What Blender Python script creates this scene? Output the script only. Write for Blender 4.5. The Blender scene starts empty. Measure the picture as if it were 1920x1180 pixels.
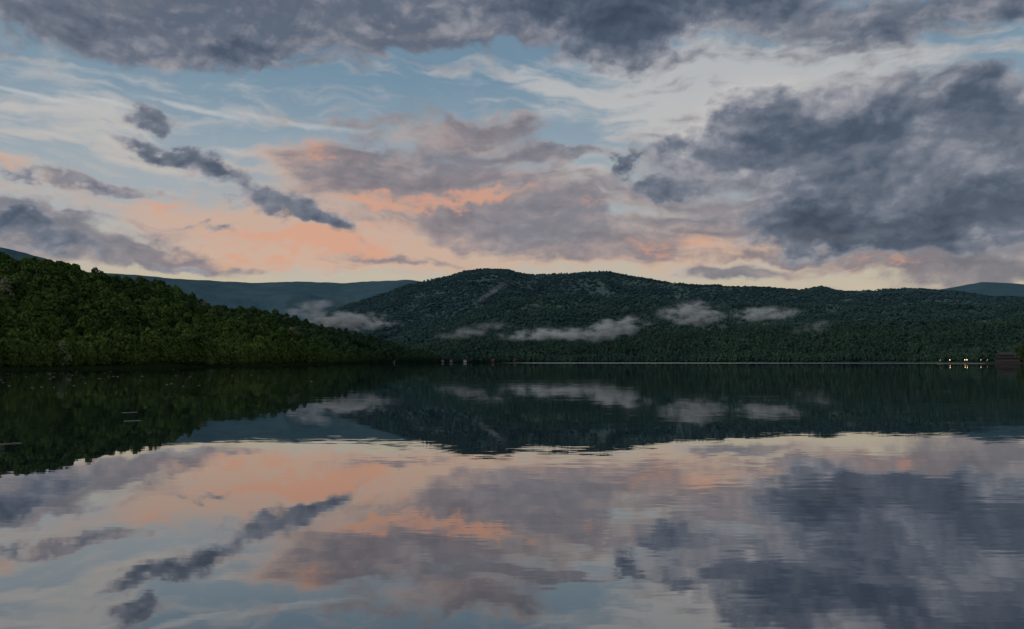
import bpy, math, random
import numpy as np
from mathutils import Vector, Matrix
random.seed(7); rng=np.random.default_rng(7)
scene=bpy.context.scene
F=1440.0; HOR=676.5; CAMH=4.0
PITCH=math.atan((HOR-590)/F)

def px_dir(x,y):
    X=(x-960)/F; Z=(590-y)/F
    return np.array([X, math.cos(PITCH)-math.sin(PITCH)*Z, math.sin(PITCH)+math.cos(PITCH)*Z])
def px_azel(x,y):
    d=px_dir(x,y); h=math.hypot(d[0],d[1])
    return math.degrees(math.atan2(d[0],d[1])), math.degrees(math.atan2(d[2],h))
def px_pos(x,y,dist):
    d=px_dir(x,y); h=math.hypot(d[0],d[1])
    return Vector((d[0]/h*dist, d[1]/h*dist, CAMH+d[2]/h*dist))
def s2l(c):
    out=[]
    for v in c[:3]:
        v=v/255.0
        out.append(v/12.92 if v<=0.04045 else ((v+0.055)/1.055)**2.4)
    return (*out,1.0)

# ------------------------------------------------------------------ node helper
class NT:
    def __init__(s,tree): s.t=tree; s.n=tree.nodes; s.l=tree.links
    def sock(s,inp,v):
        if v is None: return
        if isinstance(v,bpy.types.NodeSocket): s.l.new(v,inp)
        else: inp.default_value=v
    def math(s,op,a,b=None,c=None,clamp=False):
        n=s.n.new('ShaderNodeMath'); n.operation=op; n.use_clamp=clamp
        for i,v in enumerate((a,b,c)): s.sock(n.inputs[i],v)
        return n.outputs[0]
    def vm(s,op,a,b=None,c=None,scale=None):
        n=s.n.new('ShaderNodeVectorMath'); n.operation=op
        s.sock(n.inputs[0],a); s.sock(n.inputs[1],b)
        if c is not None: s.sock(n.inputs[2],c)
        if scale is not None: s.sock(n.inputs['Scale'],scale)
        return n.outputs[0]
    def noise(s,vec,scale,detail=4,rough=0.5,dist=0.0,col=False):
        n=s.n.new('ShaderNodeTexNoise'); s.sock(n.inputs['Vector'],vec)
        n.inputs['Scale'].default_value=scale; n.inputs['Detail'].default_value=detail
        n.inputs['Roughness'].default_value=rough; n.inputs['Distortion'].default_value=dist
        return n.outputs['Color' if col else 'Fac']
    def smooth(s,v,lo,hi,a=0.0,b=1.0):
        n=s.n.new('ShaderNodeMapRange'); n.interpolation_type='SMOOTHSTEP'
        s.sock(n.inputs[0],v); n.inputs[1].default_value=lo; n.inputs[2].default_value=hi
        n.inputs[3].default_value=a; n.inputs[4].default_value=b
        return n.outputs[0]
    def lin(s,v,lo,hi,a=0.0,b=1.0):
        n=s.n.new('ShaderNodeMapRange')
        s.sock(n.inputs[0],v); n.inputs[1].default_value=lo; n.inputs[2].default_value=hi
        n.inputs[3].default_value=a; n.inputs[4].default_value=b
        return n.outputs[0]
    def mix(s,f,a,b,mode='MIX'):
        n=s.n.new('ShaderNodeMix'); n.data_type='RGBA'; n.blend_type=mode
        s.sock(n.inputs[0],f); s.sock(n.inputs[6],a); s.sock(n.inputs[7],b)
        return n.outputs[2]
    def ramp(s,f,stops):
        n=s.n.new('ShaderNodeValToRGB'); s.sock(n.inputs[0],f)
        e=n.color_ramp.elements
        while len(e)<len(stops): e.new(0.5)
        for i,(p,c) in enumerate(stops): e[i].position=p; e[i].color=c
        return n.outputs[0]
    def sep(s,v):
        n=s.n.new('ShaderNodeSeparateXYZ'); s.sock(n.inputs[0],v); return n.outputs
    def attr(s,name):
        n=s.n.new('ShaderNodeAttribute'); n.attribute_name=name; return n.outputs['Fac']

# ------------------------------------------------------------------ numeric noise
_perm=np.random.default_rng(1234).permutation(4096).astype(np.int64)
_ga=np.random.default_rng(99).uniform(0,2*np.pi,4096); _gx=np.cos(_ga); _gy=np.sin(_ga)
def pn(x,y,seed=0):
    ix=np.floor(x).astype(np.int64); iy=np.floor(y).astype(np.int64); fx=x-ix; fy=y-iy
    def g(a,b,dx,dy):
        k=_perm[(_perm[(a+seed*131)&4095]+b)&4095]; return _gx[k]*dx+_gy[k]*dy
    u=fx*fx*fx*(fx*(fx*6-15)+10); v=fy*fy*fy*(fy*(fy*6-15)+10)
    a=g(ix,iy,fx,fy)*(1-u)+g(ix+1,iy,fx-1,fy)*u
    b=g(ix,iy+1,fx,fy-1)*(1-u)+g(ix+1,iy+1,fx-1,fy-1)*u
    return (a*(1-v)+b*v)*1.5
def fb(x,y,o=5,seed=0,g=0.5,bill=False):
    s=0;a=1;n=0;c,sn=math.cos(0.6),math.sin(0.6)
    for i in range(o):
        p=pn(x,y,seed+i)
        s=s+a*((np.sqrt(p*p+0.004)-0.33)*2 if bill else p); n+=a; a*=g
        x,y=(x*c-y*sn)*2.03+5.2,(x*sn+y*c)*2.03-3.7
    return s/n
def vn(x,y,seed=0):
    ix=np.floor(x); iy=np.floor(y); fx=x-ix; fy=y-iy
    def h(a,b):
        v=np.sin(a*127.1+b*311.7+seed*74.7)*43758.5453
        return v-np.floor(v)
    ux=fx*fx*(3-2*fx); uy=fy*fy*(3-2*fy)
    return (h(ix,iy)*(1-ux)+h(ix+1,iy)*ux)*(1-uy)+(h(ix,iy+1)*(1-ux)+h(ix+1,iy+1)*ux)*uy
def fbm(x,y,o=5,seed=0,g=0.5):
    s=0;a=1;n=0
    for i in range(o):
        s=s+a*vn(x*2**i+i*17.3,y*2**i-i*9.1,seed+i); n+=a; a*=g
    return s/n
def sm(x,a,b):
    t=np.clip((x-a)/(b-a),0,1); return t*t*(3-2*t)

# ------------------------------------------------------------------ sky dome (cloud fields stored on the dome, coloured by nodes)
azs=np.concatenate([np.linspace(-180,-44,90,endpoint=False),np.linspace(-44,44,1350,endpoint=False),np.linspace(44,180,91)])
els=np.concatenate([np.linspace(-4,0,6,endpoint=False),np.linspace(0,31,500,endpoint=False),np.linspace(31,89.9,60)])
AZ,EL=np.meshgrid(azs,els)
U=AZ; V_=EL*1.6
wx=fb(U/9,V_/9,4,1); wy=fb(U/9,V_/9,4,11); wx2=fb(U/2.4,V_/2.4,6,21,.58); wy2=fb(U/2.4,V_/2.4,6,31,.58)
def field(blobs,wa=3.2,wb=1.6):
    OX=wx*wa+wx2*wb; OY=wy*wa*0.5+wy2*wb*0.6
    A=AZ+OX; E=EL+OY
    acc=np.zeros_like(AZ)
    for b in blobs:
        x,y,rx,ry=b[:4]; rot=b[4] if len(b)>4 else 0; amp=b[5] if len(b)>5 else 1.0
        a,e=px_azel(x,y); a1,_=px_azel(x+10,y); k=abs(a1-a)/10; _,e1=px_azel(x,y-10); ke=abs(e1-e)/10
        i=min(len(els)-1,max(0,np.searchsorted(els,e))); j=min(len(azs)-1,max(0,np.searchsorted(azs,a)))
        a+=OX[i,j]; e+=OY[i,j]
        r=math.radians(-rot); dx=A-a; dy=E-e
        p=(dx*math.cos(r)+dy*math.sin(r))/(rx*k); q=(-dx*math.sin(r)+dy*math.cos(r))/(ry*ke)
        acc+=amp*np.exp(-(p*p+q*q)*0.9)
    return acc
n1=fb(U/5.0+wx*.6,V_/5.0+wy*.6,8,41,.56); n2=fb(U/1.6+wx2*.4,V_/1.6+wy2*.4,6,51,.58)
def bilf(du,dv,o): 
    uu=U+du; vv=V_+dv
    return fb(uu/3.0+wx*0.4,vv/3.0+wy*.4,o,61,.52,True)
def n1f(du,dv,o): return fb((U+du)/5.0+wx*.6,(V_+dv)/5.0+wy*.6,o,41,.56)
bil=bilf(0,0,6)
sr=math.radians(-5); us=U*math.cos(sr)+V_*math.sin(sr); vs=-U*math.sin(sr)+V_*math.cos(sr)
st=fb((us+wx*3)/9,(vs+wy*3)/2.1,7,71,.52); st2=fb((us+wx*2+wx2)/4,(vs+wy*2+wy2)/1.1,6,81,.5)
outm=np.maximum(sm(EL,27,36),sm(np.abs(AZ),37,46))

thin=[(1440,125,250,80,0,1.1),(1150,190,170,60,0,.65),(120,270,260,70,0,.6),(500,290,180,50,0,.5),(1080,320,160,50,0,.7),(1720,120,240,50,0,.6),
      (1310,210,140,70,0,.9),(1300,440,170,50,0,.6),(620,495,300,26,0,.6),(780,150,140,30,0,.15),(1180,420,200,60,0,.4),(330,160,260,30,0,.3),(60,200,160,40,0,.4)]
fT=field(thin)+st*1.1+st2*0.5+n1*0.35
fT=sm(fT,0.0,1.0)
trail=[(60,177,110,5,5,1.0),(220,194,110,5,5,.9),(380,209,110,6,6,1.0),(520,226,100,6,6,.9),(630,240,60,5,4,.6)]
fTr=sm(field(trail,0.25,0.3)+n2*0.45,0.12,1.0)
warm=[(430,415,230,46,0,.8),(590,290,120,34,0,.7),(15,300,50,10,0,.6),(670,450,210,34,0,1.05),(850,240,150,30,0,.6),(500,495,170,18,0,.85),
      (1290,455,150,40,0,1.0),(1690,490,160,20,0,1.0),(780,370,260,58,0,.9),(1890,285,60,18,0,.5),(1500,480,160,18,0,.7),(1000,485,300,30,0,.75)]
fW=sm(field(warm)+st*0.4+n2*0.25,0.05,0.95)
dark=[(170,72,290,44,3,.9),(440,92,95,32,-6,.85),(60,90,80,30,0,.3),(645,54,60,42,0,.75),(1110,-5,310,62,0,1.3),(1180,88,78,52,0,.95),(1440,10,200,46,0,.75),
      (1650,48,95,42,0,.95),(1880,16,75,32,0,1.0),(1845,142,80,34,-10,.95),(1470,275,215,50,-4,.95),(1690,330,240,80,0,.95),(1225,368,95,18,0,.75),
      (1168,304,32,16,-30,.9),(1740,425,230,46,0,1.1),(1540,415,150,36,8,.75),(1900,370,110,80,0,.7),(1900,235,90,44,0,.7),(1560,450,160,18,4,.65),
      (1370,200,110,40,-20,.75),(1560,185,170,40,0,.7),(1700,230,130,40,0,.5),(1260,270,50,30,0,.5),
      (320,294,75,18,4,.85),(425,325,70,28,8,.75),(510,375,88,28,14,.85),(590,408,58,16,10,.8),(298,226,52,20,0,.8),
      (120,452,170,26,5,.7),(30,398,70,14,0,.75),(400,432,85,9,3,.6),(215,362,55,12,0,.65),(350,505,90,12,8,.6),(50,335,75,7,0,.6),(990,440,180,16,3,.4),(500,120,36,10,-20,.4),(780,335,140,26,3,.3),(1060,282,60,8,3,.45)]
fdk=field(dark,2.6,2.1)
mauve=[(780,325,240,58,4,.9),(1000,400,230,46,4,.9),(880,250,130,22,5,.7),(1120,450,220,36,0,.85),(790,492,130,11,0,.7),(1345,516,75,12,0,1.0),
       (1040,281,90,11,3,.8),(1820,500,260,40,0,1.2),(150,448,240,40,4,1.0),(350,500,130,20,6,1.0),(80,398,110,18,0,.8),(110,338,150,12,0,.8),(650,320,100,46,0,.6),
       (1480,500,160,10,0,.5),(720,412,160,22,0,.35),(230,50,390,66,0,1.05),(690,40,180,50,0,.85),(1650,40,360,44,0,.75),(400,5,600,34,0,1.0),(1050,10,420,56,0,.7),
       (1560,320,330,120,0,.9),(1780,200,160,90,0,.6),(240,340,90,26,0,.3)]
mdens=field(mauve)+np.clip(fdk,0,1)*0.45+st*0.75+n1*0.5+n2*0.2
fM=sm(mdens,0.2,0.9)
viv=[(700,364,78,12,-5,1.1),(860,384,84,13,-4,1.05),(658,449,85,16,0,1.7),(560,441,85,10,0,1.2),(930,370,60,7,0,.7),(510,494,70,7,0,.9),(300,398,110,8,0,.45),(790,392,70,7,0,.7),(1272,455,80,18,0,.6),(420,458,140,12,0,.55),(1100,380,70,6,0,.35),(600,290,60,14,0,.6),(430,380,90,8,0,.35),(10,300,40,6,0,.35),(1700,488,90,9,0,.5),(760,430,70,8,0,.6)]
fv=field(viv,1.6,2.2)
fV=sm(fv+(st2*0.9+n2*0.8)*np.clip(fv*2.5,0,1),0.10,1.2)
gen=outm*sm(fb(U/14,V_/14,4,91),-0.05,0.25)*0.75
ddens=fdk+gen+n1*0.54+bil*0.22+n2*0.18
fD=sm(ddens,0.22,0.78)
# self-shadowing of the cloud lumps: light comes from the bright upper-left part of the sky
def hm(du,dv): return n1f(du,dv,5)*1.0+bilf(du,dv,4)*0.6
h0=hm(0,0); h1=hm(-0.40,0.62); h2=hm(-1.2,1.8)
rel=np.tanh((h0-h1)*2.6)*0.5+np.tanh((h0-h2)*1.4)*0.5
lift=[(1285,228,60,34,0,1.0),(1365,178,90,36,-20,1.1),(1480,150,110,36,0,1.0),(1340,255,70,16,0,.5),(1610,195,110,22,0,.6),(1640,395,80,24,0,.9),(1545,352,70,16,0,.5),(1860,318,90,26,0,.4),(1400,325,70,14,0,.5),(1750,230,60,20,0,.4),(1700,460,90,8,0,.3),(1340,70,90,22,0,.4),(1250,300,50,14,0,.5)]
fL=field(lift,2.6,2.1)
shade=np.clip(ddens,0,1.4)*0.57-rel*0.26-bil*0.06+n1*0.10+0.06-np.clip(fL+n2*0.2*(fL>0.1),0,1)*0.42
mshade=0.34+np.clip(mdens,0,1.3)*0.28-rel*0.20+st2*0.3-st*0.15+sm(EL,13,20)*0.30+sm(AZ,6,20)*0.12
R=21000.0
a_=np.radians(AZ); e_=np.radians(EL)
co=np.stack([np.sin(a_)*np.cos(e_)*R,np.cos(a_)*np.cos(e_)*R,np.sin(e_)*R],-1).reshape(-1,3).astype(np.float32)
nr,nc=AZ.shape; idx=np.arange(nr*nc,dtype=np.int32).reshape(nr,nc)
q=np.stack([idx[:-1,:-1],idx[1:,:-1],idx[1:,1:],idx[:-1,1:]],-1).reshape(-1,4)
me=bpy.data.meshes.new('sky'); me.vertices.add(nr*nc); me.vertices.foreach_set('co',co.ravel())
me.loops.add(q.size); me.loops.foreach_set('vertex_index',q.ravel())
me.polygons.add(len(q)); me.polygons.foreach_set('loop_start',np.arange(0,q.size,4,dtype=np.int32)); me.update(calc_edges=True)
elw=np.clip((EL+st*2.2)/40.0,0,1)
for nm,arr in (('elev',elw),('thin',fT),('trail',fTr),('warm',fW),('mid',fM),('mid_shade',mshade),('vivid',fV),('dark',fD),('shade',shade)):
    at=me.attributes.new(nm,'FLOAT','POINT'); at.data.foreach_set('value',arr.astype(np.float32).ravel())
skyo=bpy.data.objects.new('sky',me); scene.collection.objects.link(skyo)
sm_=bpy.data.materials.new('sky_clouds'); sm_.use_nodes=True; T=NT(sm_.node_tree); T.n.clear(); me.materials.append(sm_)
EA=T.attr('elev')
base=T.ramp(EA,[(0.0,s2l((206,184,150))),(0.11,s2l((204,190,164))),(0.22,s2l((178,182,184))),
   (0.36,s2l((150,167,180))),(0.5,s2l((118,147,168))),(0.62,s2l((110,137,160))),(1.0,s2l((130,145,160)))])
thincol=T.ramp(EA,[(0,s2l((214,190,158))),(0.22,s2l((208,194,180))),(0.45,s2l((198,196,195))),(0.75,s2l((178,186,194)))])
c=T.mix(T.math('MULTIPLY',T.attr('thin'),0.85),base,thincol)
c=T.mix(T.math('MULTIPLY',T.attr('trail'),0.65),c,s2l((200,202,202)))
c=T.mix(T.math('MULTIPLY',T.attr('warm'),0.8),c,s2l((213,176,154)))
mcol=T.ramp(T.attr('mid_shade'),[(0.0,s2l((202,180,168))),(0.3,s2l((174,156,153))),(0.6,s2l((132,128,138))),(1,s2l((92,99,116)))])
c=T.mix(T.math('MULTIPLY',T.attr('mid'),0.86),c,mcol)
c=T.mix(T.math('MULTIPLY',T.attr('vivid'),0.78),c,s2l((222,165,138)))
dcol=T.ramp(T.attr('shade'),[(0.0,s2l((200,197,196))),(0.22,s2l((158,159,167))),(0.45,s2l((114,121,136))),(0.72,s2l((80,92,110))),(1,s2l((60,71,90)))])
c=T.mix(T.math('MULTIPLY',T.attr('dark'),0.95),c,dcol)
em=T.n.new('ShaderNodeEmission'); T.l.new(c,em.inputs[0]); em.inputs[1].default_value=0.92
tp=T.n.new('ShaderNodeBsdfTransparent'); ad=T.n.new('ShaderNodeAddShader'); T.l.new(em.outputs[0],ad.inputs[0]); T.l.new(tp.outputs[0],ad.inputs[1])
oo=T.n.new('ShaderNodeOutputMaterial'); T.l.new(ad.outputs[0],oo.inputs[0])
try: sm_.cycles.emission_sampling='NONE'
except Exception as ex: print(ex)

w=bpy.data.worlds.new("World"); scene.world=w; w.use_nodes=True
T=NT(w.node_tree); T.n.clear()
SUN_EL=34; SUN_AZ=236
sky=T.n.new('ShaderNodeTexSky'); sky.sky_type='NISHITA'; sky.sun_disc=False
sky.sun_elevation=math.radians(2); sky.sun_rotation=math.radians(SUN_AZ)
bg=T.n.new('ShaderNodeBackground'); T.l.new(sky.outputs[0],bg.inputs[0]); bg.inputs[1].default_value=0.006
wo=T.n.new('ShaderNodeOutputWorld'); T.l.new(bg.outputs[0],wo.inputs[0])

# ------------------------------------------------------------------ materials
def mat_new(name):
    m=bpy.data.materials.new(name); m.use_nodes=True; t=NT(m.node_tree); t.n.clear()
    o=t.n.new('ShaderNodeOutputMaterial'); return m,t,o
def mat_plain(name,col,rough=0.8,var=0.25,scale=1.0,emit=None):
    m,t,o=mat_new(name); p=t.n.new('ShaderNodeBsdfPrincipled')
    tcn=t.n.new('ShaderNodeTexCoord')
    nz=t.noise(tcn.outputs['Object'],scale,4,0.6)
    cc=t.mix(nz,tuple(v*(1-var) for v in col[:3])+(1,),tuple(min(1,v*(1+var)) for v in col[:3])+(1,))
    t.l.new(cc,p.inputs['Base Color']); p.inputs['Roughness'].default_value=rough
    if emit: p.inputs['Emission Color'].default_value=(*emit[0],1); p.inputs['Emission Strength'].default_value=emit[1]
    t.l.new(p.outputs[0],o.inputs[0]); return m
def mat_foliage(name,dark,light,pale=None,palefrac=0.0,far_haze=None):
    m,t,o=mat_new(name)
    oi=t.n.new('ShaderNodeObjectInfo'); g=t.n.new('ShaderNodeNewGeometry')
    big=t.noise(g.outputs['Position'],0.010,4,0.65)
    small=t.noise(g.outputs['Position'],0.5,3,0.6)
    f=t.math('MULTIPLY_ADD',oi.outputs['Random'],0.6,t.math('MULTIPLY_ADD',big,2.0,t.math('MULTIPLY_ADD',small,0.5,-1.1)),clamp=True)
    cc=t.mix(f,dark,light)
    if pale:
        r2=t.math('FRACT',t.math('MULTIPLY',oi.outputs['Random'],37.3))
        cc=t.mix(t.math('GREATER_THAN',r2,1-palefrac),cc,pale)
    if far_haze:   # willows and young growth on the bank; distance haze mixed into the colour as Y grows
        xyz=t.sep(g.outputs['Position'])
        cc=t.mix(t.math('MULTIPLY',t.smooth(xyz[2],10,22,0.6,0.0),t.smooth(small,0.35,0.6,0.3,1.0)),cc,(0.130,0.170,0.040,1))
        cc=t.mix(t.smooth(xyz[1],600,1400),cc,t.mix(f,far_haze[0],far_haze[1]))
    d=t.n.new('ShaderNodeBsdfDiffuse'); t.l.new(cc,d.inputs[0])
    tr=t.n.new('ShaderNodeBsdfTranslucent'); t.l.new(cc,tr.inputs[0])
    mx=t.n.new('ShaderNodeMixShader'); mx.inputs[0].default_value=0.2
    t.l.new(d.outputs[0],mx.inputs[1]); t.l.new(tr.outputs[0],mx.inputs[2]); t.l.new(mx.outputs[0],o.inputs[0])
    return m
def mat_ground(name,dark,light,meadow):
    m,t,o=mat_new(name)
    g=t.n.new('ShaderNodeNewGeometry')
    a=t.n.new('ShaderNodeAttribute'); a.attribute_name='meadow'
    n1=t.noise(g.outputs['Position'],0.01,8,0.65); n2=t.noise(g.outputs['Position'],0.06,6,0.7)
    cc=t.mix(t.smooth(n1,0.35,0.65),dark,light)
    cc=t.mix(t.math('MULTIPLY',a.outputs['Fac'],t.smooth(n2,0.3,0.6,0.3,1.0)),cc,meadow)
    p=t.n.new('ShaderNodeBsdfDiffuse'); t.l.new(cc,p.inputs[0])
    b=t.n.new('ShaderNodeBump'); b.inputs['Strength'].default_value=0.9; b.inputs['Distance'].default_value=12
    t.l.new(n2,b.inputs['Height']); t.l.new(b.outputs[0],p.inputs['Normal'])
    t.l.new(p.outputs[0],o.inputs[0]); return m

def mesh_obj(name,verts,faces,mat=None,smooth=False,link=True):
    me=bpy.data.meshes.new(name); me.from_pydata(verts,[],faces); me.update()
    if smooth: me.polygons.foreach_set('use_smooth',[True]*len(me.polygons))
    o=bpy.data.objects.new(name,me)
    if mat: me.materials.append(mat)
    if link: scene.collection.objects.link(o)
    return o

# ------------------------------------------------------------------ trees
def make_tree(name,h,rad,nq,qs,lobes,matl,matt,low=0.12,seed=0,trunk=True):
    r=random.Random(seed); V=[];Fc=[];mi=[]
    def cone(p0,p1,r0,r1,n=6):
        p0=Vector(p0);p1=Vector(p1); ax=(p1-p0).normalized(); u=ax.orthogonal().normalized(); v=ax.cross(u)
        b=len(V)
        for p,rr in((p0,r0),(p1,r1)):
            for i in range(n):
                a=2*math.pi*i/n; V.append(tuple(p+(u*math.cos(a)+v*math.sin(a))*rr))
        for i in range(n):
            Fc.append((b+i,b+(i+1)%n,b+n+(i+1)%n,b+n+i)); mi.append(1)
    if trunk:
        cone((0,0,-1),(0.2,0.1,h*0.45),0.28,0.18); cone((0.2,0.1,h*0.45),(0,0.3,h*0.85),0.18,0.05)
        for i in range(5):
            a=r.uniform(0,6.28); z=h*r.uniform(0.25,0.55)
            cone((0.1,0.1,z),(math.cos(a)*rad*0.7,math.sin(a)*rad*0.7,z+h*0.22),0.11,0.03,5)
    L=[]
    for i in range(lobes):
        t=(i+0.5)/lobes; a=r.uniform(0,6.28)
        z=h*(low+ (0.9-low)*t); prof=math.sin(math.pi*min(1,0.22+t*0.72))
        rr=rad*0.62*prof*r.uniform(0.2,1.0)
        L.append((Vector((math.cos(a)*rr,math.sin(a)*rr,z)), rad*r.uniform(0.42,0.68)*(0.55+0.45*prof)))
    for i in range(nq):
        c,lr=L[i%lobes]
        d=Vector((r.gauss(0,1),r.gauss(0,1),r.gauss(0,0.8)+0.25)).normalized()
        p=c+d*lr*r.uniform(0.72,1.08)
        nrm=(d+Vector((r.gauss(0,.35),r.gauss(0,.35),r.gauss(0,.35)))).normalized()
        u=nrm.orthogonal().normalized(); v=nrm.cross(u); a=r.uniform(0,6.28)
        u2=u*math.cos(a)+v*math.sin(a); v2=-u*math.sin(a)+v*math.cos(a)
        s=qs*r.uniform(0.6,1.3); b=len(V)
        V.append(tuple(p+u2*s)); V.append(tuple(p+v2*s*0.8+nrm*s*0.25)); V.append(tuple(p-u2*s*r.uniform(.7,1.1))); V.append(tuple(p-v2*s*0.8-nrm*s*0.15))
        Fc.append((b,b+1,b+2)); Fc.append((b,b+2,b+3)); mi+= [0,0]
    o=mesh_obj(name,V,Fc,matl,link=False); o.data.materials.append(matt)
    o.data.polygons.foreach_set('material_index',mi)
    return o
bark=mat_plain('bark',(0.05,0.04,0.03),0.9)
fol_near=mat_foliage('foliage_near',(0.016,0.038,0.014,1),(0.110,0.160,0.040,1),(0.17,0.18,0.11,1),0.012,far_haze=((0.020,0.044,0.028,1),(0.056,0.094,0.050,1)))
fol_mid=mat_foliage('foliage_mid_haze',(0.028,0.062,0.052,1),(0.070,0.118,0.082,1))  # blue-green tint is distance haze put into the leaf colour
fol_mid2=mat_foliage('foliage_mid_upper_haze',(0.042,0.092,0.092,1),(0.084,0.146,0.124,1))  # more haze blue in the colour than the front hill
fol_far=mat_foliage('foliage_far_haze',(0.066,0.130,0.150,1),(0.096,0.168,0.174,1))  # strongest aerial haze tint, painted into the foliage colour
def tree_coll(name,matl,kinds,nq,qs,trunk=True):
    c=bpy.data.collections.new(name)
    for i in range(kinds):
        h=random.uniform(9,14); rad=h*random.uniform(0.30,0.52)
        c.objects.link(make_tree('tree_%s_%d'%(name,i),h,rad,nq,qs,random.choice([6,8,11]),matl,bark,0.12,seed=i*13+len(name),trunk=trunk))
    return c
coll_near=tree_coll('near_trees',fol_near,7,520,0.66)
coll_mid=tree_coll('mid_trees',fol_mid,4,110,1.35,False)
coll_mid2=tree_coll('upper_trees',fol_mid2,4,90,1.5,False)
coll_far=tree_coll('far_trees',fol_far,3,60,1.9,False)

def forest(name,pts,scl,coll,kinds,zs=1.0):
    n=len(pts)
    me=bpy.data.meshes.new(name); me.vertices.add(n); me.vertices.foreach_set('co',np.asarray(pts,dtype=np.float32).ravel())
    a=me.attributes.new('scl','FLOAT_VECTOR','POINT')
    s=np.stack([scl*rng.uniform(.85,1.2,n),scl*rng.uniform(.85,1.2,n),scl*zs*rng.uniform(.8,1.25,n)],1).astype(np.float32)
    a.data.foreach_set('vector',s.ravel())
    a=me.attributes.new('rot','FLOAT_VECTOR','POINT')
    r=np.zeros((n,3),dtype=np.float32); r[:,2]=rng.uniform(0,6.28,n); a.data.foreach_set('vector',r.ravel())
    a=me.attributes.new('idx','INT','POINT'); a.data.foreach_set('value',rng.integers(0,kinds,n).astype(np.int32))
    o=bpy.data.objects.new(name,me); scene.collection.objects.link(o)
    ng=bpy.data.node_groups.new(name+'_gn','GeometryNodeTree')
    ng.interface.new_socket('Geometry',in_out='INPUT',socket_type='NodeSocketGeometry')
    ng.interface.new_socket('Geometry',in_out='OUTPUT',socket_type='NodeSocketGeometry')
    gi=ng.nodes.new('NodeGroupInput'); go=ng.nodes.new('NodeGroupOutput')
    ip=ng.nodes.new('GeometryNodeInstanceOnPoints'); ci=ng.nodes.new('GeometryNodeCollectionInfo')
    ci.inputs['Collection'].default_value=coll; ci.inputs['Separate Children'].default_value=True; ci.inputs['Reset Children'].default_value=True
    mp=ng.nodes.new('GeometryNodeMeshToPoints')
    ng.links.new(gi.outputs[0],mp.inputs['Mesh']); ng.links.new(mp.outputs[0],ip.inputs['Points'])
    ng.links.new(ci.outputs[0],ip.inputs['Instance']); ip.inputs['Pick Instance'].default_value=True
    for nm,ty,sk in(('scl','FLOAT_VECTOR','Scale'),('rot','FLOAT_VECTOR','Rotation'),('idx','INT','Instance Index')):
        na=ng.nodes.new('GeometryNodeInputNamedAttribute'); na.data_type=ty; na.inputs[0].default_value=nm
        ng.links.new(na.outputs[0],ip.inputs[sk])
    ng.links.new(ip.outputs[0],go.inputs[0])
    md=o.modifiers.new('instances','NODES'); md.node_group=ng
    return o

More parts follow.
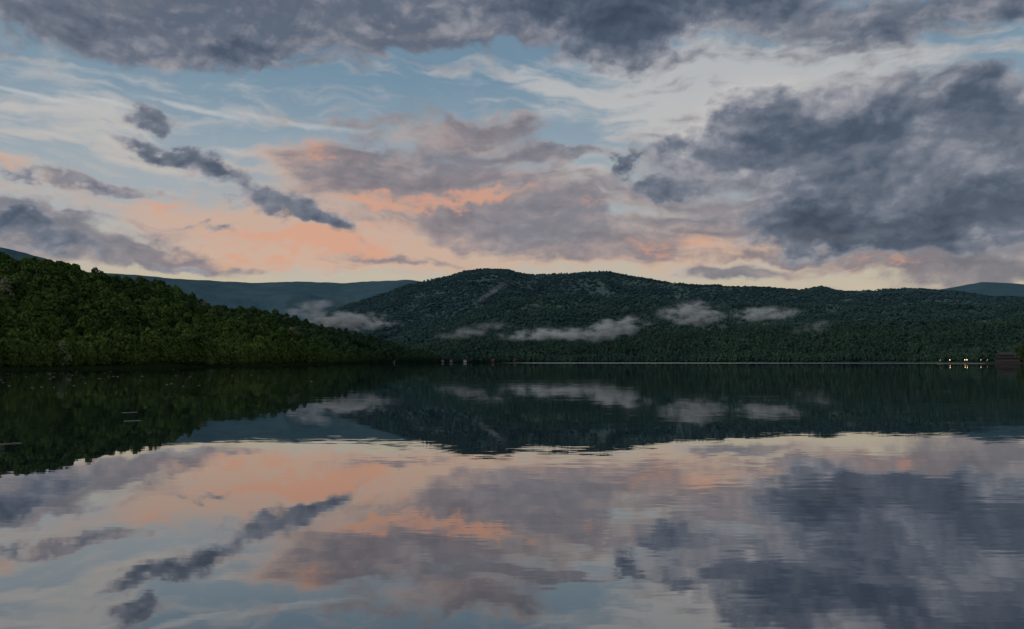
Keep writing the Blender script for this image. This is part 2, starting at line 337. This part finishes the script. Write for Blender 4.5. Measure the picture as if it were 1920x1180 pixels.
# ------------------------------------------------------------------ hills
class Hill:
    def __init__(s,name,sky_pts,shore,ridge,treeh,amp,mat,xr,p=0.8,seed=0,nscale=300,meadow=(0.6,0.68),na=360,nt=90,back=1.5,bumps=0.0):
        s.name=name; s.seed=seed; s.nscale=nscale; s.amp=amp; s.p=p; s.treeh=treeh; s.md=meadow; s.bumps=bumps
        A=[];E=[]
        for x,y in sky_pts:
            a,e=px_azel(x,y); A.append(a); E.append(math.tan(math.radians(e)))
        s.A=np.array(A); s.E=np.array(E)
        s.sa=np.array([px_azel(x,HOR)[0] for x,_ in shore]); s.sd=np.array([d for _,d in shore],float)
        s.ra=np.array([px_azel(x,HOR)[0] for x,_ in ridge]); s.rd=np.array([d for _,d in ridge],float)
        s.a0=px_azel(xr[0],HOR)[0]; s.a1=px_azel(xr[1],HOR)[0]; s.back=back
        aa=np.linspace(s.a0,s.a1,na); tt=np.linspace(0,1,nt)**1.15*back
        TT,AA=np.meshgrid(tt,aa,indexing='ij')
        X,Y,Z=s.pos(AA,TT); M=s.meadow(X,Y)
        V=np.stack([X,Y,Z],-1).reshape(-1,3)
        idx=np.arange(nt*na).reshape(nt,na)
        Fq=np.stack([idx[:-1,:-1],idx[:-1,1:],idx[1:,1:],idx[1:,:-1]],-1).reshape(-1,4)
        o=mesh_obj(name,V.tolist(),Fq.tolist(),mat,True)
        at=o.data.attributes.new('meadow','FLOAT','POINT'); at.data.foreach_set('value',M.ravel().astype(np.float32))
    def rr(s,a): return np.interp(a,s.sa,s.sd),np.interp(a,s.ra,s.rd)
    def pos(s,a,t):
        sh,rg=s.rr(a)
        sh=sh*(1+0.02*(fbm(a*0.9,a*0+3,4,s.seed)-0.5))
        r=sh+(rg-sh)*t; ar=np.radians(a)
        X=np.sin(ar)*r; Y=np.cos(ar)*r
        H=CAMH+np.interp(a,s.A,s.E)*rg-s.treeh
        tc_=np.clip(t,0,1)
        z=H*tc_**s.p
        tb=np.clip((t-1)/max(1e-3,s.back-1),0,1); z=z*(1-0.75*tb*tb)
        n=fbm(X/s.nscale,Y/s.nscale,6,s.seed+5)-0.5
        rid=np.abs(fbm(X/s.nscale*0.8+7,Y/s.nscale*0.8,5,s.seed+9)-0.5)*2
        # spurs and gullies are strongest on the lower and middle slopes and fade out at the crest
        z=z+np.maximum(H,0)*s.amp*(n*1.6-rid*0.8+0.05)*np.sin(np.pi*tc_**0.75)*(1-tc_)**0.45
        z=z+ (fbm(X/60,Y/60,3,s.seed+2)-0.5)*6*np.clip(t*3,0,1)
        z=z+ (fbm(X/170,Y/400,3,s.seed+66)-0.5)*s.bumps*np.clip(t*1.5,0,1)
        z=np.where(t<0.02,z*0+(-3)+t/0.02*4.2,np.maximum(z,np.where(H>0,1.2,-3)))
        z=np.where(H<0,-3,z)
        return X,Y,z
    def meadow(s,X,Y):
        m=fbm(X/200+3,Y/150,6,s.seed+31,0.62)
        return np.clip((m-s.md[0])/(s.md[1]-s.md[0]),0,1)
    def trees(s,n,coll,kinds,scale,tmax=1.08,fname='forest',tmin=0.015,shore_row=0,zs=1.0):
        a=rng.uniform(s.a0,s.a1,n); u=rng.uniform(0,1,n)
        sh,rg=s.rr(a); re=sh+(rg-sh)*tmax
        r=np.sqrt(sh**2+(re**2-sh**2)*u); t=np.maximum((r-sh)/(rg-sh),tmin)
        if shore_row:
            a2=rng.uniform(s.a0,s.a1,shore_row); t2=rng.uniform(tmin,tmin*2.2,shore_row)
            a=np.concatenate([a,a2]); t=np.concatenate([t,t2])
        X,Y,Z=s.pos(a,t); M=s.meadow(X,Y)
        k=(Z>0.3)&(rng.uniform(0,1,len(M))>M*0.8)
        P_=np.stack([X,Y,Z-0.4],-1)[k]; big=fbm(P_[:,0]/70,P_[:,1]/70,3,s.seed+77)
        sc=scale*(0.5+1.0*big)*rng.uniform(0.7,1.3,len(P_))
        return forest(fname,P_,sc,coll,kinds,zs)

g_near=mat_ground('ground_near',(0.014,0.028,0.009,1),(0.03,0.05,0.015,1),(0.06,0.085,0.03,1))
g_mid=mat_ground('ground_mid_haze',(0.020,0.042,0.036,1),(0.034,0.062,0.048,1),(0.070,0.104,0.062,1))  # haze tint in the colour, darkened to match the trees' self-shadow
g_mid2=mat_ground('ground_mid_upper_haze',(0.030,0.062,0.062,1),(0.048,0.086,0.076,1),(0.090,0.130,0.098,1))  # bluer haze tint, kept as dark as the shaded trees
g_far=mat_ground('ground_far_haze',(0.042,0.080,0.090,1),(0.058,0.100,0.102,1),(0.086,0.128,0.118,1))  # painted distance haze, base darkened towards the shaded tree tone
g_vfar=mat_ground('ground_ridge_haze',(0.056,0.110,0.138,1),(0.070,0.126,0.150,1),(0.084,0.136,0.154,1))  # ridge blue is aerial haze painted as ground colour

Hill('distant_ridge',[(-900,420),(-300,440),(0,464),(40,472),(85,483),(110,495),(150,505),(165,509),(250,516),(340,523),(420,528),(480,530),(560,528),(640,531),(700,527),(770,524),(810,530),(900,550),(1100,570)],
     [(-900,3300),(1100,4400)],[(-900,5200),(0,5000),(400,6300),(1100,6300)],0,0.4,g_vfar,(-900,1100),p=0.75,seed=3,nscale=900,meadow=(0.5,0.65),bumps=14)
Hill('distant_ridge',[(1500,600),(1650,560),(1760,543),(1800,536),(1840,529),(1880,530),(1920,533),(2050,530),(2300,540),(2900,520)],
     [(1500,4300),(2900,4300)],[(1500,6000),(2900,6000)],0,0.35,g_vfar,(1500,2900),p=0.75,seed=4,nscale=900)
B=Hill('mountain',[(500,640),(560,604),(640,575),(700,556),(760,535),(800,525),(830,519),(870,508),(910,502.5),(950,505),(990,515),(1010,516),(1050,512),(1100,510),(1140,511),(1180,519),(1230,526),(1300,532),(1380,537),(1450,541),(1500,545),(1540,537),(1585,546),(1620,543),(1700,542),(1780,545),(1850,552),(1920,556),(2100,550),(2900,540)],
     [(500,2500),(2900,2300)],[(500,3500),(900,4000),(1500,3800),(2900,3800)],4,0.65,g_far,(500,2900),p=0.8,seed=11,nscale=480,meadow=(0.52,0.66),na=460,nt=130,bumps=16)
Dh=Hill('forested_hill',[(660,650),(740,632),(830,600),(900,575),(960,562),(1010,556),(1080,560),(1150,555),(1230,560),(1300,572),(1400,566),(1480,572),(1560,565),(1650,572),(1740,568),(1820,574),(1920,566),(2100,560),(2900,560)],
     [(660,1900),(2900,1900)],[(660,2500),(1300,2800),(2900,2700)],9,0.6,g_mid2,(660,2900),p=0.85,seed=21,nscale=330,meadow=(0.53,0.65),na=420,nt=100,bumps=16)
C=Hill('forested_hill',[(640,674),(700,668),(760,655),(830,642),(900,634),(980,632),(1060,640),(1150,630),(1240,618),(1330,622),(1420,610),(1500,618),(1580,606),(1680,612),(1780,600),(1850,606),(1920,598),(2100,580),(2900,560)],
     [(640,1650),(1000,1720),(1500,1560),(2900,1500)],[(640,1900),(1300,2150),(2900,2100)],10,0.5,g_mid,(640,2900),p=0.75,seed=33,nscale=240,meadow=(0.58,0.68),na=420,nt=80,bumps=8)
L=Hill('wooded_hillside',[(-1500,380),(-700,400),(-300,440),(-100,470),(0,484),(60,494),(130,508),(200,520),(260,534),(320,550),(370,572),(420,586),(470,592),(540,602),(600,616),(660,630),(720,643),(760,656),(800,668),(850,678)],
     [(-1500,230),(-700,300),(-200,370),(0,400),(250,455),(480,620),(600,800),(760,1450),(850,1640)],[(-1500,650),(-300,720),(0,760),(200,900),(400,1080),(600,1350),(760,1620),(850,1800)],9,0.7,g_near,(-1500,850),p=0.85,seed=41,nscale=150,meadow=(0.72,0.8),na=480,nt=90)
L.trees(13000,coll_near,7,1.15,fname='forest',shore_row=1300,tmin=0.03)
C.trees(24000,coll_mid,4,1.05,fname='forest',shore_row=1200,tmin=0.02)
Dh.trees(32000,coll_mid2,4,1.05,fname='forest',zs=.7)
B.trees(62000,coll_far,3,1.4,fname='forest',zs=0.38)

# ------------------------------------------------------------------ water
m,t,o=mat_new('water')
g=t.n.new('ShaderNodeNewGeometry'); pos=g.outputs['Position']; px_,py_,pz_=t.sep(pos)
def slope(sx,sy,detail,rough=0.5,off=0):
    v=t.vm('MULTIPLY',pos,(sx,sy,0)); v=t.vm('ADD',v,(off,off*2.0,off*0.7))
    return t.vm('SUBTRACT',t.noise(v,1.0,detail,rough,col=True),(0.5,0.5,0.5))
s1=slope(0.5,1.9,2,0.5,3); s2=slope(0.10,0.30,2,0.5,11); s3=slope(1.4,6.5,1,0.5,29)
patch=t.smooth(t.noise(t.vm('MULTIPLY',pos,(0.03,0.05,0)),1.0,3),0.38,0.62,0.3,1.5)
right=t.smooth(t.math('DIVIDE',px_,t.math('MAXIMUM',py_,1.0)),-0.2,0.6,0.8,1.3)
sl=t.vm('ADD',t.vm('MULTIPLY',s1,(0.005,0.012,0)),t.vm('ADD',t.vm('MULTIPLY',s2,(0.003,0.006,0)),t.vm('MULTIPLY',s3,(0.004,0.011,0))))
sl=t.vm('SCALE',sl,scale=t.math('MULTIPLY',patch,right))
nrm=t.vm('NORMALIZE',t.vm('ADD',sl,(0,0,1)))
yb=t.math('ADD',py_,t.math('MULTIPLY',t.noise(t.vm('MULTIPLY',pos,(0.004,0.004,0)),1.0,4),260.0))
belt=t.math('MULTIPLY',t.smooth(yb,1180,1290),t.smooth(px_,-60,60))
rough=t.math('MULTIPLY_ADD',belt,0.20,0.012)
gl=t.n.new('ShaderNodeBsdfGlossy'); gl.inputs[0].default_value=(0.95,0.945,0.94,1)
t.l.new(rough,gl.inputs['Roughness']); t.l.new(nrm,gl.inputs['Normal'])
df=t.n.new('ShaderNodeBsdfDiffuse'); df.inputs[0].default_value=(0.008,0.016,0.022,1)
lw=t.n.new('ShaderNodeLayerWeight'); lw.inputs[0].default_value=0.5
mx=t.n.new('ShaderNodeMixShader'); t.l.new(t.lin(lw.outputs['Facing'],0.36,1.0,0.0,0.88),mx.inputs[0])
t.l.new(df.outputs[0],mx.inputs[1]); t.l.new(gl.outputs[0],mx.inputs[2]); t.l.new(mx.outputs[0],o.inputs[0])
wat=m
mesh_obj('lake_water',[(-9000,-3000,0),(9000,-3000,0),(9000,9000,0),(-9000,9000,0)],[(0,1,2,3)],wat)

# ------------------------------------------------------------------ mist
def mist_mat(name,dens,seed):
    m,t,o=mat_new(name); tcn=t.n.new('ShaderNodeTexCoord'); g=t.n.new('ShaderNodeNewGeometry')
    wp=t.vm('ADD',g.outputs['Position'],(seed*131.0,seed*57.0,0))
    n1=t.noise(t.vm('MULTIPLY',wp,(0.030,0.016,0.060)),1.0,5,0.66)
    wv=t.vm('MULTIPLY',t.vm('SUBTRACT',t.noise(t.vm('MULTIPLY',wp,(0.012,0.012,0.014)),1.0,3,0.6,col=True),(0.5,0.5,0.5)),(1.4,0.5,2.8))
    nd=t.n.new('ShaderNodeVectorMath'); nd.operation='LENGTH'; t.l.new(t.vm('ADD',tcn.outputs['Object'],wv),nd.inputs[0])
    n0=t.n.new('ShaderNodeVectorMath'); n0.operation='LENGTH'; t.l.new(tcn.outputs['Object'],n0.inputs[0])
    edge=t.smooth(n0.outputs['Value'],0.35,1.0,1.0,0.0)
    d=t.math('ADD',t.math('SUBTRACT',0.8,nd.outputs['Value']),t.math('MULTIPLY',t.math('SUBTRACT',n1,0.5),3.2))
    d=t.smooth(d,-0.2,1.4)
    d=t.math('MULTIPLY',t.math('MULTIPLY',d,edge),dens)
    v=t.n.new('ShaderNodeVolumePrincipled'); v.inputs['Color'].default_value=(0.96,0.98,1,1)
    v.inputs['Anisotropy'].default_value=-0.4
    t.l.new(d,v.inputs['Density']); t.l.new(v.outputs[0],o.inputs['Volume'])
    try: m.cycles.volume_step_rate=0.45
    except Exception: pass
    return m
def mist(x,y,wpx,hpx,dist,dens,tilt=0,seed=1):
    bpy.ops.mesh.primitive_ico_sphere_add(subdivisions=3,radius=1)
    o=bpy.context.object; o.name='mist_cloud'; k=dist/F
    o.location=px_pos(x,y,dist); o.scale=(wpx*0.5*k,max(wpx*0.16,hpx*0.5)*k,hpx*0.5*k)
    o.rotation_euler=(0,math.radians(-tilt),0)
    o.data.materials.append(mist_mat('mist_%d'%seed,dens,seed)); return o
mist(652,603,220,52,1900,0.11,-1,1)
mist(580,581,130,46,2300,0.045,10,2)
mist(1030,628,250,36,1740,0.07,1,10)
mist(1140,616,200,58,1740,0.09,8,3)
mist(1298,587,160,60,1900,0.09,4,4)
mist(1430,589,180,36,1950,0.045,3,5)
mist(1520,615,100,34,1740,0.025,8,6)
mist(890,621,190,34,1800,0.022,8,7)
mist(925,547,120,18,2900,0.008,33,9)

# ------------------------------------------------------------------ houses etc.
def add_box(name,c,s,mat,parent,bev=0.0,rotz=0):
    x,y,z=[v/2 for v in s]
    V=[(sx*x,sy*y,sz*z) for sx in(-1,1) for sy in(-1,1) for sz in(-1,1)]
    Fq=[(0,1,3,2),(4,6,7,5),(0,4,5,1),(2,3,7,6),(0,2,6,4),(1,5,7,3)]
    o=mesh_obj(name,V,Fq,mat); o.location=c; o.rotation_euler=(0,0,rotz); o.parent=parent; return o
m_white=mat_plain('white_render',(0.36,0.35,0.33)); m_roof=mat_plain('roof_tile',(0.12,0.055,0.04)); m_glass=mat_plain('window_glass',(0.03,0.035,0.04),0.2)
m_wood=mat_plain('dark_timber',(0.032,0.025,0.022)); m_red=mat_plain('red_timber',(0.045,0.024,0.02)); m_grey=mat_plain('grey_plaster',(0.16,0.16,0.16)); m_metal=mat_plain('lamp_post_metal',(0.12,0.12,0.12),0.5)
m_conc=mat_plain('pontoon_concrete',(0.30,0.30,0.30))
m_lamp=mat_plain('lamp_glow',(0.9,0.7,0.4),emit=((1.0,0.62,0.28),12))
def house(loc,wd,dp,h,wall,roof,rz=0,name='lakeside_house'):
    e=bpy.data.objects.new(name,None); scene.collection.objects.link(e); e.location=loc; e.rotation_euler=(0,0,rz)
    add_box('walls',(0,0,h/2-1),(wd,dp,h+2),wall,e)
    rh=wd*0.32; ov=0.6; X=wd/2+ov; Y=dp/2+ov
    V=[(-X,-Y,h-.2),(X,-Y,h-.2),(0,-Y,h+rh),(-X,Y,h-.2),(X,Y,h-.2),(0,Y,h+rh)]
    r=mesh_obj('roof',V,[(0,1,2),(3,5,4),(0,2,5,3),(1,4,5,2),(0,3,4,1)],roof); r.parent=e
    for i in(-1,1):
        add_box('window_%d'%(i+2),(i*wd*0.27,-dp/2-0.02,h*0.62),(1.3,0.1,1.3),m_glass,e)
    add_box('door',(0,-dp/2-0.03,1.1),(1.0,0.12,2.1),m_wood,e)
    add_box('chimney',(wd*0.2,dp*0.15,h+rh*0.8),(0.7,0.7,rh),m_grey,e)
    return e
def on_hill(hill,x,t):
    a=np.array([px_azel(x,HOR)[0]]); X,Y,Z=hill.pos(a,np.array([t])); return Vector((X[0],Y[0],Z[0]))
for x,tt,hl,wl,rf,sz in [(830,.02,C,m_white,m_roof,5.5),(846,.022,C,m_grey,m_roof,5),(872,.02,C,m_white,m_roof,5.5),(965,.022,C,m_wood,m_roof,6),(1424,.10,C,m_white,m_roof,10),
        (925,.022,C,m_red,m_roof,6),(737,.022,L,m_grey,m_roof,5),(1340,.2,C,m_grey,m_roof,8),
        (930,.75,B,m_white,m_roof,10),(1180,.6,B,m_grey,m_roof,10),(1590,.5,Dh,m_grey,m_roof,8),(720,.6,B,m_grey,m_roof,9)]:
    p=on_hill(hl,x,tt); p=p*0.998; p.z+=1.0
    house(p,sz,sz*1.1,sz*0.5,wl,rf,random.uniform(-.5,.5))
# floating timber restaurant / boathouse on the right
p=px_pos(1886,HOR,1180); e=bpy.data.objects.new('wooden_boathouse',None); scene.collection.objects.link(e); e.location=(p.x,p.y,0)
add_box('pontoon',(0,0,0.3),(46,14,1.6),m_wood,e); add_box('lower_walls',(2,0,4.2),(26,10,6.2),m_wood,e)
add_box('upper_walls',(0,0,9.5),(16,9,4.4),m_wood,e); add_box('lower_roof',(2,0,7.4),(30,13,0.35),m_red,e)
r=mesh_obj('roof',[(-10,-6,11.6),(10,-6,11.6),(10,6,11.6),(-10,6,11.6),(-10,0,14.8),(10,0,14.8)],[(0,1,5,4),(2,3,4,5),(0,4,3),(1,2,5),(0,3,2,1)],m_wood); r.parent=e
for i in range(6): add_box('window_%d'%i,(-8+i*4,-5.05,4.4),(2.2,0.12,2.0),m_glass,e)
add_box('railing',(0,-6.8,1.9),(45,0.15,0.25),m_red,e)
for i in range(12): add_box('rail_post_%d'%i,(-22+i*4,-6.8,1.5),(0.2,0.12,1.0),m_red,e)
# pontoon pier
p=px_pos(1815,HOR,1230); e=bpy.data.objects.new('floating_pier',None); scene.collection.objects.link(e); e.location=(p.x,p.y,0)
add_box('deck',(0,0,0.5),(84,3,0.5),m_conc,e)
for i in range(14): add_box('float_%d'%i,(-39+i*6,0,0.1),(2.6,2.2,0.7),m_wood,e)
for x in (1762,1780,1808,1812,1838,1850):
    p=px_pos(x,HOR,1228); e=bpy.data.objects.new('street_lamp',None); scene.collection.objects.link(e); e.location=(p.x,p.y,0.7)
    add_box('base',(0,0,0.15),(0.5,0.5,0.3),m_metal,e)
    add_box('post',(0,0,2.4),(0.14,0.14,4.2),m_metal,e); add_box('arm',(0.35,0,4.55),(0.9,0.1,0.1),m_metal,e)
    rr_=0.38 if x in(1808,1812,1780) else 0.2
    bpy.ops.mesh.primitive_uv_sphere_add(segments=12,ring_count=8,radius=rr_,location=(0.8,0,4.3)); b=bpy.context.object; b.name='lamp_head'; b.scale=(1,1,0.7); b.data.materials.append(m_lamp); b.parent=e
# tree at the right edge
for x,d,sc in((1912,1350,2.6),(1932,1360,2.9),(1950,1340,2.4)):
    o=make_tree('tree',12,5.0,900,0.55,11,fol_near,bark,0.1,seed=int(x)); scene.collection.objects.link(o)
    p=px_pos(x,HOR,d); o.location=(p.x,p.y,0.3); o.scale=(sc,sc,sc*.95)
# drift debris on the water
m_deb=mat_plain('driftwood',(0.12,0.11,0.10))
V=[];Fc=[]
for i in range(60):
    x=rng.uniform(0,620)*rng.uniform(0.3,1); y=HOR+rng.uniform(15,44)
    d=CAMH*F/(y-HOR); p=px_pos(x,HOR,d); s=rng.uniform(0.06,0.22)*min(1.6,d/140)
    b=len(V); n=5
    for lay in(0,1):
        for j in range(n):
            q_=2*math.pi*j/n; rr=s*rng.uniform(.6,1.2)*(1-.4*lay); V.append((p.x+math.cos(q_)*rr*1.8,p.y+math.sin(q_)*rr,-0.02+lay*0.07*rng.uniform(.6,1.3)))
    for j in range(n): Fc.append((b+j,b+(j+1)%n,b+n+(j+1)%n,b+n+j))
    Fc.append(tuple(b+n+j for j in range(n)))
mesh_obj('floating_debris',V,Fc,m_deb)
def driftlog(x,y,wpx):
    d=CAMH*F/(y-HOR); p=px_pos(x,HOR,d); ln=wpx*d/F; V=[];Fc=[]; n=8; k=9
    for i in range(k):
        u=i/(k-1)-0.5; r0=0.03+0.03*math.cos(u*3)*random.uniform(.6,1.2)
        for j in range(n):
            q_=2*math.pi*j/n; V.append((u*ln,math.sin(u*5)*0.2+math.cos(q_)*r0*1.5,math.sin(q_)*r0*0.7))
    for i in range(k-1):
        for j in range(n): Fc.append((i*n+j,i*n+(j+1)%n,(i+1)*n+(j+1)%n,(i+1)*n+j))
    Fc.append(tuple(range(n))); Fc.append(tuple((k-1)*n+j for j in range(n)))
    o=mesh_obj('driftwood',V,Fc,m_deb,True); o.location=(p.x,p.y,0.0); o.rotation_euler=(0,0,random.uniform(-.2,.2))
driftlog(246,763,24); driftlog(252,777,26); driftlog(26,806,28)

# ------------------------------------------------------------------ light + camera
ld=bpy.data.lights.new('sun','SUN'); ld.energy=1.0; ld.angle=math.radians(20); ld.color=(1.0,0.97,0.92)
lo=bpy.data.objects.new('sun',ld); scene.collection.objects.link(lo)
saz=math.radians(SUN_AZ); sel=math.radians(SUN_EL)
sd=Vector((math.sin(saz)*math.cos(sel),math.cos(saz)*math.cos(sel),math.sin(sel)))
lo.rotation_euler=sd.to_track_quat('Z','Y').to_euler()
cd=bpy.data.cameras.new('camera'); cam=bpy.data.objects.new('camera',cd); scene.collection.objects.link(cam)
cd.sensor_width=36; cd.lens=27; cd.clip_start=0.1; cd.clip_end=40000
cam.location=(0,0,CAMH); cam.rotation_euler=(math.pi/2+PITCH,0,0); scene.camera=cam
scene.view_settings.view_transform='Standard'; scene.view_settings.look='None'; scene.view_settings.exposure=0
